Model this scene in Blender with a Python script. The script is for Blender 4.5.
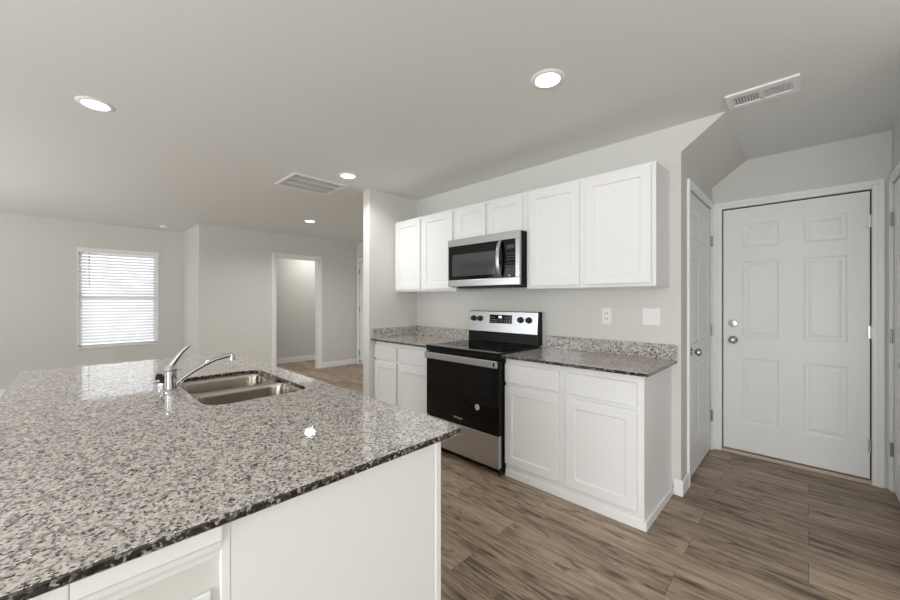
import bpy, bmesh, math, random
from mathutils import Vector, Matrix

random.seed(7)
S = bpy.context.scene
for o in list(bpy.data.objects):
    bpy.data.objects.remove(o)

# ------------------------------------------------------------------ camera
FPX = 368.3
YAW = math.radians(44.23)
cam_d = bpy.data.cameras.new('camera')
cam_d.sensor_fit = 'HORIZONTAL'
cam_d.sensor_width = 36.0
cam_d.lens = 36.0 * FPX / 900.0
cam_d.clip_start = 0.02
cam = bpy.data.objects.new('camera', cam_d)
S.collection.objects.link(cam)
cam.location = (0, 0, 1.288)
cam.rotation_euler = (math.pi / 2, 0, YAW)
S.camera = cam

# ------------------------------------------------------------------ world, fill lamps, exposure
W = bpy.data.worlds.new('sky')
S.world = W
W.use_nodes = True
bg = W.node_tree.nodes['Background']
bg.inputs[0].default_value = (0.93, 0.97, 1.0, 1)
bg.inputs[1].default_value = 2.8
S.view_settings.view_transform = 'Standard'
S.view_settings.look = 'None'
S.view_settings.gamma = 1
S.view_settings.use_curve_mapping = False
S.view_settings.exposure = 0.0


def area(name, loc, rot, sx, sy, watts, col=(1, 1, 1)):
    l = bpy.data.lights.new(name, 'AREA')
    l.shape = 'RECTANGLE'
    l.size, l.size_y = sx, sy
    l.energy = watts
    l.color = col
    o = bpy.data.objects.new(name, l)
    S.collection.objects.link(o)
    o.location = loc
    o.rotation_euler = rot
    return o


# added upward fill lamps, unseen, brightening the room by way of the ceiling
area('bounce_fill', (-0.9, -1.7, 1.5), (math.radians(180), 0, 0), 1.6, 1.6, 27, (0.985, 0.995, 1.0))
area('bounce_fill_entry', (1.7, 0.6, 1.5), (math.radians(180), 0, 0), 1.2, 1.2, 26, (0.985, 0.995, 1.0))
area('bounce_fill_living', (-5.0, -1.8, 0.6), (math.radians(180), 0, 0), 2.6, 2.0, 27, (0.985, 0.995, 1.0))
# added unseen fill lamp for the small room behind the open doorway
area('back_room_fill', (-7.15, 3.5, 2.40), (0, 0, 0), 0.3, 0.3, 8, (1.0, 0.97, 0.93))
# added fill lamps set at the made-up openings behind the camera
area('fill_rear', (0.6, -3.95, 1.05), (math.radians(91), 0, 0), 3.2, 1.8, 98, (0.985, 0.995, 1.0))
area('fill_rear_living', (-5.6, -3.95, 1.25), (math.radians(100), 0, 0), 2.4, 2.0, 10, (1.0, 0.995, 0.985))
area('fill_side', (2.95, -1.35, 1.3), (math.radians(100), 0, math.radians(90)), 1.5, 2.0, 3, (0.985, 0.995, 1.0))

# ------------------------------------------------------------------ materials


def new_mat(name):
    m = bpy.data.materials.new(name)
    m.use_nodes = True
    nt = m.node_tree
    return m, nt, nt.nodes['Principled BSDF']


def simple(name, col, rough=0.5, metal=0.0, bump=0.0, bscale=200.0, spec=0.5, stretch=None, coat=0.0):
    m, nt, b = new_mat(name)
    b.inputs['Base Color'].default_value = (*col, 1)
    b.inputs['Roughness'].default_value = rough
    b.inputs['Metallic'].default_value = metal
    b.inputs['Specular IOR Level'].default_value = spec
    b.inputs['Coat Weight'].default_value = coat
    tc = nt.nodes.new('ShaderNodeTexCoord')
    mp = nt.nodes.new('ShaderNodeMapping')
    nt.links.new(tc.outputs['Object'], mp.inputs[0])
    if stretch:
        mp.inputs['Scale'].default_value = stretch
    n = nt.nodes.new('ShaderNodeTexNoise')
    n.inputs['Scale'].default_value = bscale
    n.inputs['Detail'].default_value = 3
    nt.links.new(mp.outputs[0], n.inputs['Vector'])
    if bump > 0:
        bp = nt.nodes.new('ShaderNodeBump')
        bp.inputs['Strength'].default_value = bump
        bp.inputs['Distance'].default_value = 0.002
        nt.links.new(n.outputs['Fac'], bp.inputs['Height'])
        nt.links.new(bp.outputs[0], b.inputs['Normal'])
    mr = nt.nodes.new('ShaderNodeMapRange')
    mr.inputs['To Min'].default_value = max(0.0, rough - 0.03)
    mr.inputs['To Max'].default_value = rough + 0.03
    nt.links.new(n.outputs['Fac'], mr.inputs[0])
    nt.links.new(mr.outputs[0], b.inputs['Roughness'])
    return m


def granite(name, cols):
    m, nt, b = new_mat(name)
    N, L = nt.nodes, nt.links
    tc = N.new('ShaderNodeTexCoord')
    nz = N.new('ShaderNodeTexNoise')
    nz.inputs['Scale'].default_value = 60
    nz.inputs['Detail'].default_value = 3
    L.new(tc.outputs['Object'], nz.inputs['Vector'])
    add = N.new('ShaderNodeMix')
    add.data_type = 'VECTOR'
    add.blend_type = 'MIX' if hasattr(add, 'blend_type') else 'MIX'
    add.inputs['Factor'].default_value = 0.02
    L.new(tc.outputs['Object'], add.inputs[4])
    L.new(nz.outputs['Color'], add.inputs[5])
    v1 = N.new('ShaderNodeTexVoronoi')
    v1.inputs['Scale'].default_value = 165
    L.new(add.outputs[1], v1.inputs['Vector'])
    sp = N.new('ShaderNodeSeparateColor')
    L.new(v1.outputs['Color'], sp.inputs[0])
    # cluster the grain colours with a larger noise so dark flecks bunch together
    nl = N.new('ShaderNodeTexNoise')
    nl.inputs['Scale'].default_value = 26
    nl.inputs['Detail'].default_value = 4
    L.new(tc.outputs['Object'], nl.inputs['Vector'])
    ma = N.new('ShaderNodeMath')
    ma.operation = 'MULTIPLY_ADD'
    L.new(nl.outputs['Fac'], ma.inputs[0])
    ma.inputs[1].default_value = 0.7
    ma.inputs[2].default_value = -0.31
    ad = N.new('ShaderNodeMath')
    ad.operation = 'ADD'
    L.new(sp.outputs[0], ad.inputs[0])
    L.new(ma.outputs[0], ad.inputs[1])
    r = N.new('ShaderNodeValToRGB')
    r.color_ramp.interpolation = 'CONSTANT'
    cr = r.color_ramp
    cr.elements[0].position, cr.elements[0].color = cols[0][0], (*cols[0][1], 1)
    cr.elements[1].position, cr.elements[1].color = cols[1][0], (*cols[1][1], 1)
    for p, c in cols[2:]:
        e = cr.elements.new(p)
        e.color = (*c, 1)
    L.new(ad.outputs[0], r.inputs[0])
    # fine black mica flecks
    v2 = N.new('ShaderNodeTexVoronoi')
    v2.inputs['Scale'].default_value = 260
    L.new(tc.outputs['Object'], v2.inputs['Vector'])
    s2 = N.new('ShaderNodeSeparateColor')
    L.new(v2.outputs['Color'], s2.inputs[0])
    lt = N.new('ShaderNodeMath')
    lt.operation = 'LESS_THAN'
    lt.inputs[1].default_value = 0.07
    L.new(s2.outputs[1], lt.inputs[0])
    mx = N.new('ShaderNodeMix')
    mx.data_type = 'RGBA'
    L.new(lt.outputs[0], mx.inputs[0])
    L.new(r.outputs[0], mx.inputs[6])
    mx.inputs[7].default_value = (0.02, 0.02, 0.022, 1)
    L.new(mx.outputs[2], b.inputs['Base Color'])
    b.inputs['Roughness'].default_value = 0.035
    b.inputs['IOR'].default_value = 1.65
    return m


TOP_GRAINS = [(0.0, (0.012, 0.012, 0.013)), (0.04, (0.09, 0.087, 0.085)), (0.10, (0.25, 0.24, 0.235)),
              (0.28, (0.38, 0.36, 0.345)), (0.44, (0.57, 0.50, 0.44)), (0.63, (0.61, 0.56, 0.51)),
              (0.78, (0.44, 0.42, 0.405)), (0.87, (0.68, 0.65, 0.615))]
# darker grain mix for the cut edges
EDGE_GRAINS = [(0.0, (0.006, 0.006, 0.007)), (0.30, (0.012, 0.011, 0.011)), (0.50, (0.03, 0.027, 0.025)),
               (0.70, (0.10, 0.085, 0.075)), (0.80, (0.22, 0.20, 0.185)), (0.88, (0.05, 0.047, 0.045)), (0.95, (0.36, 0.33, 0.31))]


def floor_mat():
    m, nt, b = new_mat('vinyl_planks')
    N, L = nt.nodes, nt.links
    tc = N.new('ShaderNodeTexCoord')
    br = N.new('ShaderNodeTexBrick')
    br.inputs['Scale'].default_value = 1.0
    br.inputs['Brick Width'].default_value = 1.22
    br.inputs['Row Height'].default_value = 0.18
    br.inputs['Mortar Size'].default_value = 0.0012
    br.inputs['Mortar Smooth'].default_value = 0.1
    br.inputs['Bias'].default_value = 0.0
    br.offset = 0.37
    br.inputs['Color1'].default_value = (0.0, 0.0, 0.0, 1)
    br.inputs['Color2'].default_value = (1.0, 1.0, 1.0, 1)
    br.inputs['Mortar'].default_value = (0.5, 0.5, 0.5, 1)
    L.new(tc.outputs['Object'], br.inputs['Vector'])
    # shift the grain per plank
    sx = N.new('ShaderNodeSeparateXYZ')
    L.new(tc.outputs['Object'], sx.inputs[0])
    rnd = N.new('ShaderNodeSeparateColor')
    L.new(br.outputs['Color'], rnd.inputs[0])
    off = N.new('ShaderNodeMath')
    off.operation = 'MULTIPLY_ADD'
    L.new(rnd.outputs[0], off.inputs[0])
    off.inputs[1].default_value = 37.0
    L.new(sx.outputs[0], off.inputs[2])
    cb = N.new('ShaderNodeCombineXYZ')
    L.new(off.outputs[0], cb.inputs[0])
    L.new(sx.outputs[1], cb.inputs[1])
    L.new(rnd.outputs[0], cb.inputs[2])

    def noise(scale, vec, detail=6, rough=0.6, dist=0.0):
        mp = N.new('ShaderNodeMapping')
        mp.inputs['Scale'].default_value = vec
        L.new(cb.outputs[0], mp.inputs[0])
        n = N.new('ShaderNodeTexNoise')
        n.inputs['Scale'].default_value = scale
        n.inputs['Detail'].default_value = detail
        n.inputs['Roughness'].default_value = rough
        n.inputs['Distortion'].default_value = dist
        L.new(mp.outputs[0], n.inputs['Vector'])
        return n
    g1 = noise(2.4, (1.1, 13.0, 1.0), 10, 0.68, 0.9)       # long figure
    g2 = noise(6.0, (1.4, 34.0, 1.0), 8, 0.75)            # fine grain
    g3 = noise(2.6, (1.3, 6.0, 1.0), 4, 0.55, 1.6)        # dark clouds and knots
    r = N.new('ShaderNodeValToRGB')
    cr = r.color_ramp
    cr.elements[0].position, cr.elements[0].color = 0.30, (0.065, 0.043, 0.029, 1)
    cr.elements[1].position, cr.elements[1].color = 0.70, (0.48, 0.37, 0.27, 1)
    e = cr.elements.new(0.48)
    e.color = (0.30, 0.222, 0.157, 1)
    mixf = N.new('ShaderNodeMath')
    mixf.operation = 'MULTIPLY_ADD'
    L.new(g2.outputs['Fac'], mixf.inputs[0])
    mixf.inputs[1].default_value = 0.5
    mixf.inputs[2].default_value = -0.25
    sm = N.new('ShaderNodeMath')
    sm.operation = 'ADD'
    L.new(g1.outputs['Fac'], sm.inputs[0])
    L.new(mixf.outputs[0], sm.inputs[1])
    pl = N.new('ShaderNodeMath')
    pl.operation = 'MULTIPLY_ADD'
    L.new(rnd.outputs[0], pl.inputs[0])
    pl.inputs[1].default_value = 0.16
    pl.inputs[2].default_value = -0.06
    sm2 = N.new('ShaderNodeMath')
    sm2.operation = 'ADD'
    L.new(sm.outputs[0], sm2.inputs[0])
    L.new(pl.outputs[0], sm2.inputs[1])
    L.new(sm2.outputs[0], r.inputs[0])
    dk = N.new('ShaderNodeValToRGB')
    dk.color_ramp.elements[0].position, dk.color_ramp.elements[0].color = 0.30, (0.35, 0.33, 0.31, 1)
    dk.color_ramp.elements[1].position, dk.color_ramp.elements[1].color = 0.44, (1, 1, 1, 1)
    L.new(g3.outputs['Fac'], dk.inputs[0])
    mul = N.new('ShaderNodeMix')
    mul.data_type = 'RGBA'
    mul.blend_type = 'MULTIPLY'
    mul.inputs[0].default_value = 1.0
    L.new(r.outputs[0], mul.inputs[6])
    L.new(dk.outputs[0], mul.inputs[7])
    # sparse dark knots
    kmp = N.new('ShaderNodeMapping')
    kmp.inputs['Scale'].default_value = (1.0, 4.2, 1.0)
    kad = N.new('ShaderNodeVectorMath')
    kad.operation = 'MULTIPLY_ADD'
    L.new(g3.outputs['Color'], kad.inputs[0])
    kad.inputs[1].default_value = (0.12, 0.03, 0.0)
    L.new(cb.outputs[0], kad.inputs[2])
    L.new(kad.outputs[0], kmp.inputs[0])
    kv = N.new('ShaderNodeTexVoronoi')
    kv.voronoi_dimensions = '2D'
    kv.inputs['Scale'].default_value = 1.0
    L.new(kmp.outputs[0], kv.inputs['Vector'])
    kr = N.new('ShaderNodeValToRGB')
    kr.color_ramp.elements[0].position, kr.color_ramp.elements[0].color = 0.02, (0.16, 0.13, 0.11, 1)
    kr.color_ramp.elements[1].position, kr.color_ramp.elements[1].color = 0.11, (1, 1, 1, 1)
    L.new(kv.outputs['Distance'], kr.inputs[0])
    kmul = N.new('ShaderNodeMix')
    kmul.data_type = 'RGBA'
    kmul.blend_type = 'MULTIPLY'
    kmul.inputs[0].default_value = 0.85
    L.new(mul.outputs[2], kmul.inputs[6])
    L.new(kr.outputs[0], kmul.inputs[7])
    seam = N.new('ShaderNodeMix')
    seam.data_type = 'RGBA'
    L.new(br.outputs['Fac'], seam.inputs[0])
    L.new(kmul.outputs[2], seam.inputs[6])
    seam.inputs[7].default_value = (0.05, 0.036, 0.026, 1)
    L.new(seam.outputs[2], b.inputs['Base Color'])
    b.inputs['Roughness'].default_value = 0.42
    bp = N.new('ShaderNodeBump')
    bp.inputs['Strength'].default_value = 0.08
    bp.inputs['Distance'].default_value = 0.002
    L.new(g2.outputs['Fac'], bp.inputs['Height'])
    L.new(bp.outputs[0], b.inputs['Normal'])
    return m


def emit(name, col, strength):
    m, nt, b = new_mat(name)
    b.inputs['Base Color'].default_value = (0.9, 0.9, 0.9, 1)
    b.inputs['Emission Color'].default_value = (*col, 1)
    b.inputs['Emission Strength'].default_value = strength
    return m


def glass_mat():
    m, nt, b = new_mat('window_glass')
    b.inputs['Base Color'].default_value = (1, 1, 1, 1)
    b.inputs['Roughness'].default_value = 0.0
    b.inputs['Transmission Weight'].default_value = 1.0
    b.inputs['IOR'].default_value = 1.01
    return m


def slat_mat():
    m, nt, b = new_mat('blind_slats')
    b.inputs['Base Color'].default_value = (0.86, 0.86, 0.85, 1)
    b.inputs['Roughness'].default_value = 0.45
    t = nt.nodes.new('ShaderNodeBsdfTranslucent')
    t.inputs[0].default_value = (0.9, 0.9, 0.9, 1)
    mx = nt.nodes.new('ShaderNodeMixShader')
    mx.inputs[0].default_value = 0.42
    nt.links.new(b.outputs[0], mx.inputs[1])
    nt.links.new(t.outputs[0], mx.inputs[2])
    nt.links.new(mx.outputs[0], nt.nodes['Material Output'].inputs[0])
    return m


M = dict(
    wall=simple('wall_paint', (0.685, 0.678, 0.646), 0.75, bump=0.04, bscale=300),
    ceil=simple('ceiling_paint', (0.79, 0.80, 0.78), 0.85, bump=0.06, bscale=220),
    trim=simple('trim_paint', (0.87, 0.87, 0.87), 0.35, bump=0.01),
    cab=simple('cabinet_paint', (0.84, 0.84, 0.838), 0.38, bump=0.01),
    door=simple('door_paint', (0.85, 0.85, 0.85), 0.42, bump=0.03, bscale=120, stretch=(4, 4, 0.5)),
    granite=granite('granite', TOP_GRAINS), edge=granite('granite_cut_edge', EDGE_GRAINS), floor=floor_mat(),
    steel=simple('brushed_stainless', (0.52, 0.525, 0.535), 0.26, 1.0, bump=0.02, bscale=60, stretch=(0.3, 1, 14)),
    basin=simple('sink_stainless', (0.40, 0.365, 0.32), 0.19, 1.0, bump=0.02, bscale=60, stretch=(10, 0.4, 1)),
    chrome=simple('chrome', (0.60, 0.60, 0.61), 0.07, 1.0),
    nickel=simple('satin_nickel', (0.42, 0.42, 0.42), 0.28, 1.0),
    bglass=simple('black_glass', (0.002, 0.002, 0.002), 0.05, spec=0.25),
    mglass=simple('smoked_glass', (0.055, 0.055, 0.056), 0.08),
    black=simple('black_enamel', (0.004, 0.004, 0.004), 0.28, spec=0.15),
    blackp=simple('black_plastic', (0.015, 0.015, 0.015), 0.45),
    white=simple('white_plastic', (0.87, 0.87, 0.86), 0.35),
    vent=simple('white_enamel_grille', (0.86, 0.86, 0.86), 0.4),
    dark=simple('dark_duct_and_shade', (0.10, 0.10, 0.10), 0.8),
    legend=simple('pale_print', (0.55, 0.56, 0.57), 0.5),
    ring=simple('burner_print', (0.06, 0.06, 0.062), 0.25),
    sticker=simple('sticker_paper', (0.52, 0.53, 0.52), 0.5),
    oak=simple('threshold_wood', (0.55, 0.44, 0.36), 0.5, bump=0.05, stretch=(1, 12, 12)),
    brass=simple('dark_bronze', (0.10, 0.09, 0.08), 0.4, 0.8),
    lens=emit('led_lens', (1.0, 0.97, 0.92), 9.0),
    clock=emit('clock_display', (0.75, 0.9, 1.0), 0.5),
    glass=glass_mat(), slat=slat_mat(),
)

# ------------------------------------------------------------------ mesh builder


class MB:
    def __init__(self):
        self.bm = bmesh.new()

    def _add(self, t, mat4=None):
        if mat4 is not None:
            bmesh.ops.transform(t, matrix=mat4, verts=t.verts)
        me = bpy.data.meshes.new('tmp')
        t.to_mesh(me)
        t.free()
        self.bm.from_mesh(me)
        bpy.data.meshes.remove(me)
        return self

    def box(self, x0, x1, y0, y1, z0, z1, bev=0.0, seg=2, mat4=None):
        t = bmesh.new()
        bmesh.ops.create_cube(t, size=1)
        for v in t.verts:
            v.co = Vector((x0 + (v.co.x + .5) * (x1 - x0), y0 + (v.co.y + .5) * (y1 - y0), z0 + (v.co.z + .5) * (z1 - z0)))
        if bev > 0:
            bmesh.ops.bevel(t, geom=list(t.edges), offset=bev, segments=seg, profile=0.5, affect='EDGES')
        return self._add(t, mat4)

    def cyl(self, p0, p1, r0, r1=None, seg=24, caps=True):
        r1 = r0 if r1 is None else r1
        p0, p1 = Vector(p0), Vector(p1)
        ax = p1 - p0
        q = ax.to_track_quat('Z', 'Y').to_matrix().to_4x4()
        t = bmesh.new()
        bmesh.ops.create_cone(t, cap_ends=caps, segments=seg, radius1=r0, radius2=r1, depth=ax.length)
        return self._add(t, Matrix.Translation((p0 + p1) / 2) @ q)

    def lathe(self, prof, mat4=None, seg=32):
        """prof: (radius, height) pairs turned about Z."""
        t = bmesh.new()
        rings = []
        for r, h in prof:
            if r < 1e-6:
                rings.append([t.verts.new((0, 0, h))])
            else:
                rings.append([t.verts.new((r * math.cos(2 * math.pi * k / seg), r * math.sin(2 * math.pi * k / seg), h)) for k in range(seg)])
        for a, b in zip(rings, rings[1:]):
            for k in range(seg):
                k2 = (k + 1) % seg
                if len(a) == 1 and len(b) == 1:
                    continue
                if len(a) == 1:
                    t.faces.new((a[0], b[k], b[k2]))
                elif len(b) == 1:
                    t.faces.new((a[k], a[k2], b[0]))
                else:
                    t.faces.new((a[k], a[k2], b[k2], b[k]))
        bmesh.ops.recalc_face_normals(t, faces=t.faces)
        return self._add(t, mat4)

    def tube(self, pts, radii, seg=16, flat=1.0):
        """swept round tube through pts; flat scales it across its second axis."""
        pts = [Vector(p) for p in pts]
        if not hasattr(radii, '__len__'):
            radii = [radii] * len(pts)
        t = bmesh.new()
        rings = []
        up = None
        for i, p in enumerate(pts):
            d = (pts[min(i + 1, len(pts) - 1)] - pts[max(i - 1, 0)]).normalized()
            if up is None:
                up = Vector((0, 0, 1)) if abs(d.z) < 0.9 else Vector((1, 0, 0))
            s = d.cross(up).normalized()
            n = s.cross(d).normalized()
            up = n
            rings.append([t.verts.new(p + radii[i] * (math.cos(a) * s + flat * math.sin(a) * n)) for a in [2 * math.pi * k / seg for k in range(seg)]])
        for a, b in zip(rings, rings[1:]):
            for k in range(seg):
                t.faces.new((a[k], a[(k + 1) % seg], b[(k + 1) % seg], b[k]))
        t.faces.new(list(reversed(rings[0])))
        t.faces.new(rings[-1])
        bmesh.ops.recalc_face_normals(t, faces=t.faces)
        return self._add(t)

    def prism(self, poly, h0, h1, axis='z', bev=0.0):
        """poly of 2D points extruded along an axis (z: poly is xy, y: poly is xz, x: poly is yz)."""
        t = bmesh.new()

        def P(a, b, h):
            return {'z': (a, b, h), 'y': (a, h, b), 'x': (h, a, b)}[axis]
        lo = [t.verts.new(P(a, b, h0)) for a, b in poly]
        hi = [t.verts.new(P(a, b, h1)) for a, b in poly]
        n = len(poly)
        t.faces.new(lo)
        t.faces.new(hi)
        for k in range(n):
            t.faces.new((lo[k], lo[(k + 1) % n], hi[(k + 1) % n], hi[k]))
        bmesh.ops.recalc_face_normals(t, faces=t.faces)
        if bev > 0:
            bmesh.ops.bevel(t, geom=list(t.edges), offset=bev, segments=2, profile=0.5, affect='EDGES')
        return self._add(t)

    def relief(self, w, h, t_, xs, zs, panels, prof, mat4, edge=0.002):
        """door leaf: front at y=0 facing -y, back at y=t_; panel cells get nested rings (inset, depth)."""
        t = bmesh.new()
        xs = [0] + xs + [w]
        zs = [0] + zs + [h]
        g = [[t.verts.new((x, 0, z)) for z in zs] for x in xs]
        for i in range(len(xs) - 1):
            for j in range(len(zs) - 1):
                c = [g[i][j], g[i + 1][j], g[i + 1][j + 1], g[i][j + 1]]
                if (i, j) not in panels:
                    t.faces.new(c)
                    continue
                prev = c
                for ins, dep in prof:
                    cur = [t.verts.new((xs[i] + ins, dep, zs[j] + ins)), t.verts.new((xs[i + 1] - ins, dep, zs[j] + ins)),
                           t.verts.new((xs[i + 1] - ins, dep, zs[j + 1] - ins)), t.verts.new((xs[i] + ins, dep, zs[j + 1] - ins))]
                    for k in range(4):
                        t.faces.new((prev[k], prev[(k + 1) % 4], cur[(k + 1) % 4], cur[k]))
                    prev = cur
                t.faces.new(prev)
        e = edge
        loop = [g[i][0] for i in range(len(xs))] + [g[-1][j] for j in range(1, len(zs))] + \
               [g[i][-1] for i in range(len(xs) - 2, -1, -1)] + [g[0][j] for j in range(len(zs) - 2, 0, -1)]
        for v in loop:                                      # ease the arris
            v.co.x = min(max(v.co.x, e), w - e)
            v.co.z = min(max(v.co.z, e), h - e)

        def off(v, y):
            x = 0 if abs(v.co.x - e) < 1e-7 else (w if abs(v.co.x - (w - e)) < 1e-7 else v.co.x)
            z = 0 if abs(v.co.z - e) < 1e-7 else (h if abs(v.co.z - (h - e)) < 1e-7 else v.co.z)
            return t.verts.new((x, y, z))
        r1 = [off(v, e) for v in loop]
        r2 = [t.verts.new((v.co.x, t_, v.co.z)) for v in r1]
        n = len(loop)
        for k in range(n):
            k2 = (k + 1) % n
            t.faces.new((loop[k], r1[k], r1[k2], loop[k2]))
            t.faces.new((r1[k], r2[k], r2[k2], r1[k2]))
        t.faces.new(r2)
        bmesh.ops.recalc_face_normals(t, faces=t.faces)
        return self._add(t, mat4)

    def build(self, name, mat, parent=None, smooth=False, label=None):
        me = bpy.data.meshes.new(name)
        self.bm.to_mesh(me)
        self.bm.free()
        if smooth:
            for p in me.polygons:
                p.use_smooth = True
            try:
                me.set_sharp_from_angle(angle=math.radians(35))
            except Exception:
                pass
        me.materials.append(mat)
        o = bpy.data.objects.new(name, me)
        S.collection.objects.link(o)
        if parent is not None:
            adopt(o, parent)
        if label:
            o['label'] = label
        return o




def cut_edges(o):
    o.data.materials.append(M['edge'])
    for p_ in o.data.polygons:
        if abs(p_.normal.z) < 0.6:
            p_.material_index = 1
    return o


def world_loc(o):
    return o.location if o.type == 'EMPTY' else Vector((0, 0, 0))


def adopt(o, parent):
    o.parent = parent
    o.matrix_parent_inverse = Matrix.Translation(-world_loc(parent))


def thing(name, loc, label, cat, group=None, kind=None):
    o = bpy.data.objects.new(name, None)
    o.empty_display_size = 0.05
    S.collection.objects.link(o)
    o.location = loc
    o['label'] = label
    o['category'] = cat
    if group:
        o['group'] = group
    if kind:
        o['kind'] = kind
    return o


def struct(o, label, cat):
    o['kind'] = 'structure'
    o['label'] = label
    o['category'] = cat
    return o


def copy_tree(src, parent=None):
    c = src.copy()
    S.collection.objects.link(c)
    if parent is not None:
        c.parent = parent
        c.matrix_parent_inverse = src.matrix_parent_inverse.copy()
    for ch in list(src.children):
        copy_tree(ch, c)
    return c


# ------------------------------------------------------------------ room shell
CH = 2.444          # ceiling height
YK = 2.797          # kitchen wall
XS = -3.258         # face of the stub wall at the end of the counter run
XE = -0.601         # end of kitchen wall / entry's left wall
YE = 3.890          # entry wall
XW = -7.66          # living room window wall
XH = -6.60          # hall wall with the doorway
YH = 4.05           # wall at the end of the hall
XR = 0.407          # entry's right wall

struct(MB().box(-7.8, 3.1, -4.15, 4.35, -0.1, 0).build('floor', M['floor']), 'brown wood look plank floor with dark knots', 'floor')
struct(MB().box(-7.8, 3.1, -4.15, 4.35, CH, CH + 0.1).build('ceiling', M['ceil']), 'flat off-white painted ceiling with recessed lights', 'ceiling')

WY0, WY1, WZ0, WZ1 = 0.068, 0.983, 0.575, 2.03
wl = MB()
wl.box(XW - .14, XW, -4.15, WY0, 0, CH).box(XW - .14, XW, WY1, 4.35, 0, CH)
wl.box(XW - .14, XW, WY0, WY1, 0, WZ0).box(XW - .14, XW, WY0, WY1, WZ1, CH)
struct(wl.build('wall_left', M['wall']), 'off-white living room wall around the bright window', 'wall')

DY0, DY1, DZ = 2.455, 3.245, 2.045
wh = MB()
wh.box(XH - .12, XH, 1.34, DY0, 0, CH).box(XH - .12, XH, DY1, YH, 0, CH).box(XH - .12, XH, DY0, DY1, DZ, CH)
struct(wh.build('wall_hall', M['wall']), 'off-white wall with the open cased doorway', 'wall')
struct(MB().box(XW, XH - .12, 1.34, 1.46, 0, CH).build('wall_return', M['wall']), 'narrow bright wall return between window wall and hall wall', 'wall')

EX0, EX1 = -6.49, -5.70      # door at the end of the hall
we = MB()
we.box(XW, EX0, YH, YH + .12, 0, CH).box(EX1, XS - .112, YH, YH + .12, 0, CH).box(EX0, EX1, YH, YH + .12, DZ, CH)
struct(we.build('wall_far', M['wall']), 'wall at the end of the hall, a sliver seen past the stub wall', 'wall')
struct(MB().box(XS - .112, XS, 2.146, YH + .12, 0, CH, 0.004).build('wall_stub', M['wall']), 'short stub wall closing the left end of the counter run', 'wall')
struct(MB().box(XS, XE - .12, YK, YK + .12, 0, CH).build('wall_kitchen', M['wall']), 'cream kitchen wall behind the cabinets and range', 'wall')

LY0, LY1, LZ = 3.012, 3.832, 2.068   # closet door on entry's left wall
wc = MB()
wc.box(XE - .12, XE, YK, LY0, 0, CH).box(XE - .12, XE, LY1, YE, 0, CH).box(XE - .12, XE, LY0, LY1, LZ, CH)
struct(wc.build('wall_entry_left', M['wall']), 'left side wall of the entry holding the narrow door', 'wall')
NX0, NX1, NZ = -0.531, 0.3155, 2.062    # entry door opening
wn = MB()
wn.box(XE - .12, NX0, YE, YE + .14, 0, CH).box(NX1, XR + .12, YE, YE + .14, 0, CH).box(NX0, NX1, YE, YE + .14, NZ, CH)
struct(wn.build('wall_entry', M['wall']), 'end wall of the entry around the six panel door', 'wall')
RY0, RY1, RZ = 2.98, 3.836, 2.068      # door on the entry's right wall
wr = MB()
wr.box(XR, XR + .12, 2.5, RY0, 0, CH).box(XR, XR + .12, RY1, YE, 0, CH).box(XR, XR + .12, RY0, RY1, RZ, CH)
struct(wr.build('wall_entry_right', M['wall']), 'right side wall of the entry at the frame edge', 'wall')
struct(MB().prism([(XE, 2.264), (-0.362, CH), (XE, CH)], YK, YE, 'y').build('wall_soffit', M['wall']), 'sloping stair soffit over the left of the entry', 'soffit')

# the part of the house behind the camera, with openings made up and placed for fill light
wb = MB()
for x0, x1 in ((-7.8, -6.8), (-4.4, -1.0), (2.2, 3.1)):
    wb.box(x0, x1, -4.12, -4.0, 0, CH)
for x0, x1 in ((-6.8, -4.4), (-1.0, 2.2)):
    wb.box(x0, x1, -4.12, -4.0, 2.3, CH).box(x0, x1, -4.12, -4.0, 0, 0.2)
struct(wb.build('wall_rear', M['wall']), 'rear wall behind the camera with two wide openings added for fill light', 'wall')
ws = MB()
ws.box(3.0, 3.12, -4.0, -2.1, 0, CH).box(3.0, 3.12, -0.6, 2.5, 0, CH).box(3.0, 3.12, -2.1, -0.6, 0, 0.3).box(3.0, 3.12, -2.1, -0.6, 2.3, CH)
struct(ws.build('wall_right', M['wall']), 'side wall right of the camera with an opening added for fill light', 'wall')
struct(MB().box(XR + .1205, 3.12, 2.5, 2.62, 0, CH).build('wall_right_return', M['wall']), 'wall beside the entry passage, out of frame on the right', 'wall')


def baseboard(name, boxes, label):
    m = MB()
    for (x0, x1, y0, y1) in boxes:
        m.box(x0, x1, y0, y1, 0, 0.085, 0.003)
        cx, cy = (x0 + x1) / 2, (y0 + y1) / 2
        # thinner moulded cap
        if x1 - x0 > y1 - y0:
            m.box(x0, x1, y0 + 0.004 if name.endswith('x') else y0 + 0.005, y1, 0.083, 0.103, 0.003)
        else:
            m.box(x0 + 0.003, x1 - 0.003, y0, y1, 0.083, 0.103, 0.003)
    return struct(m.build(name, M['trim']), label, 'baseboard')


baseboard('baseboard_kitchen', [(-0.641, XE + .014, YK - .014, YK), (XE, XE + .014, YK, 2.952)], 'white baseboard wrapping the end of the kitchen wall')
baseboard('baseboard_hall', [(XH, XH + .014, 1.34, DY0 - .062), (XH, XH + .014, DY1 + .062, YH)], 'white baseboard along the wall with the doorway')
baseboard('baseboard_closet', [(XW, XW + .014, 1.46, YH)], 'white baseboard seen through the open doorway')
baseboard('baseboard_left', [(XW, XW + .014, -4.0, 1.34)], 'white baseboard under the bright window')
baseboard('baseboard_stub', [(XS - .126, XS + .0, 2.132, 2.146), (XS - .126, XS - .112, 2.146, YH)], 'white baseboard around the stub wall')

# ------------------------------------------------------------------ door builder


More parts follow.
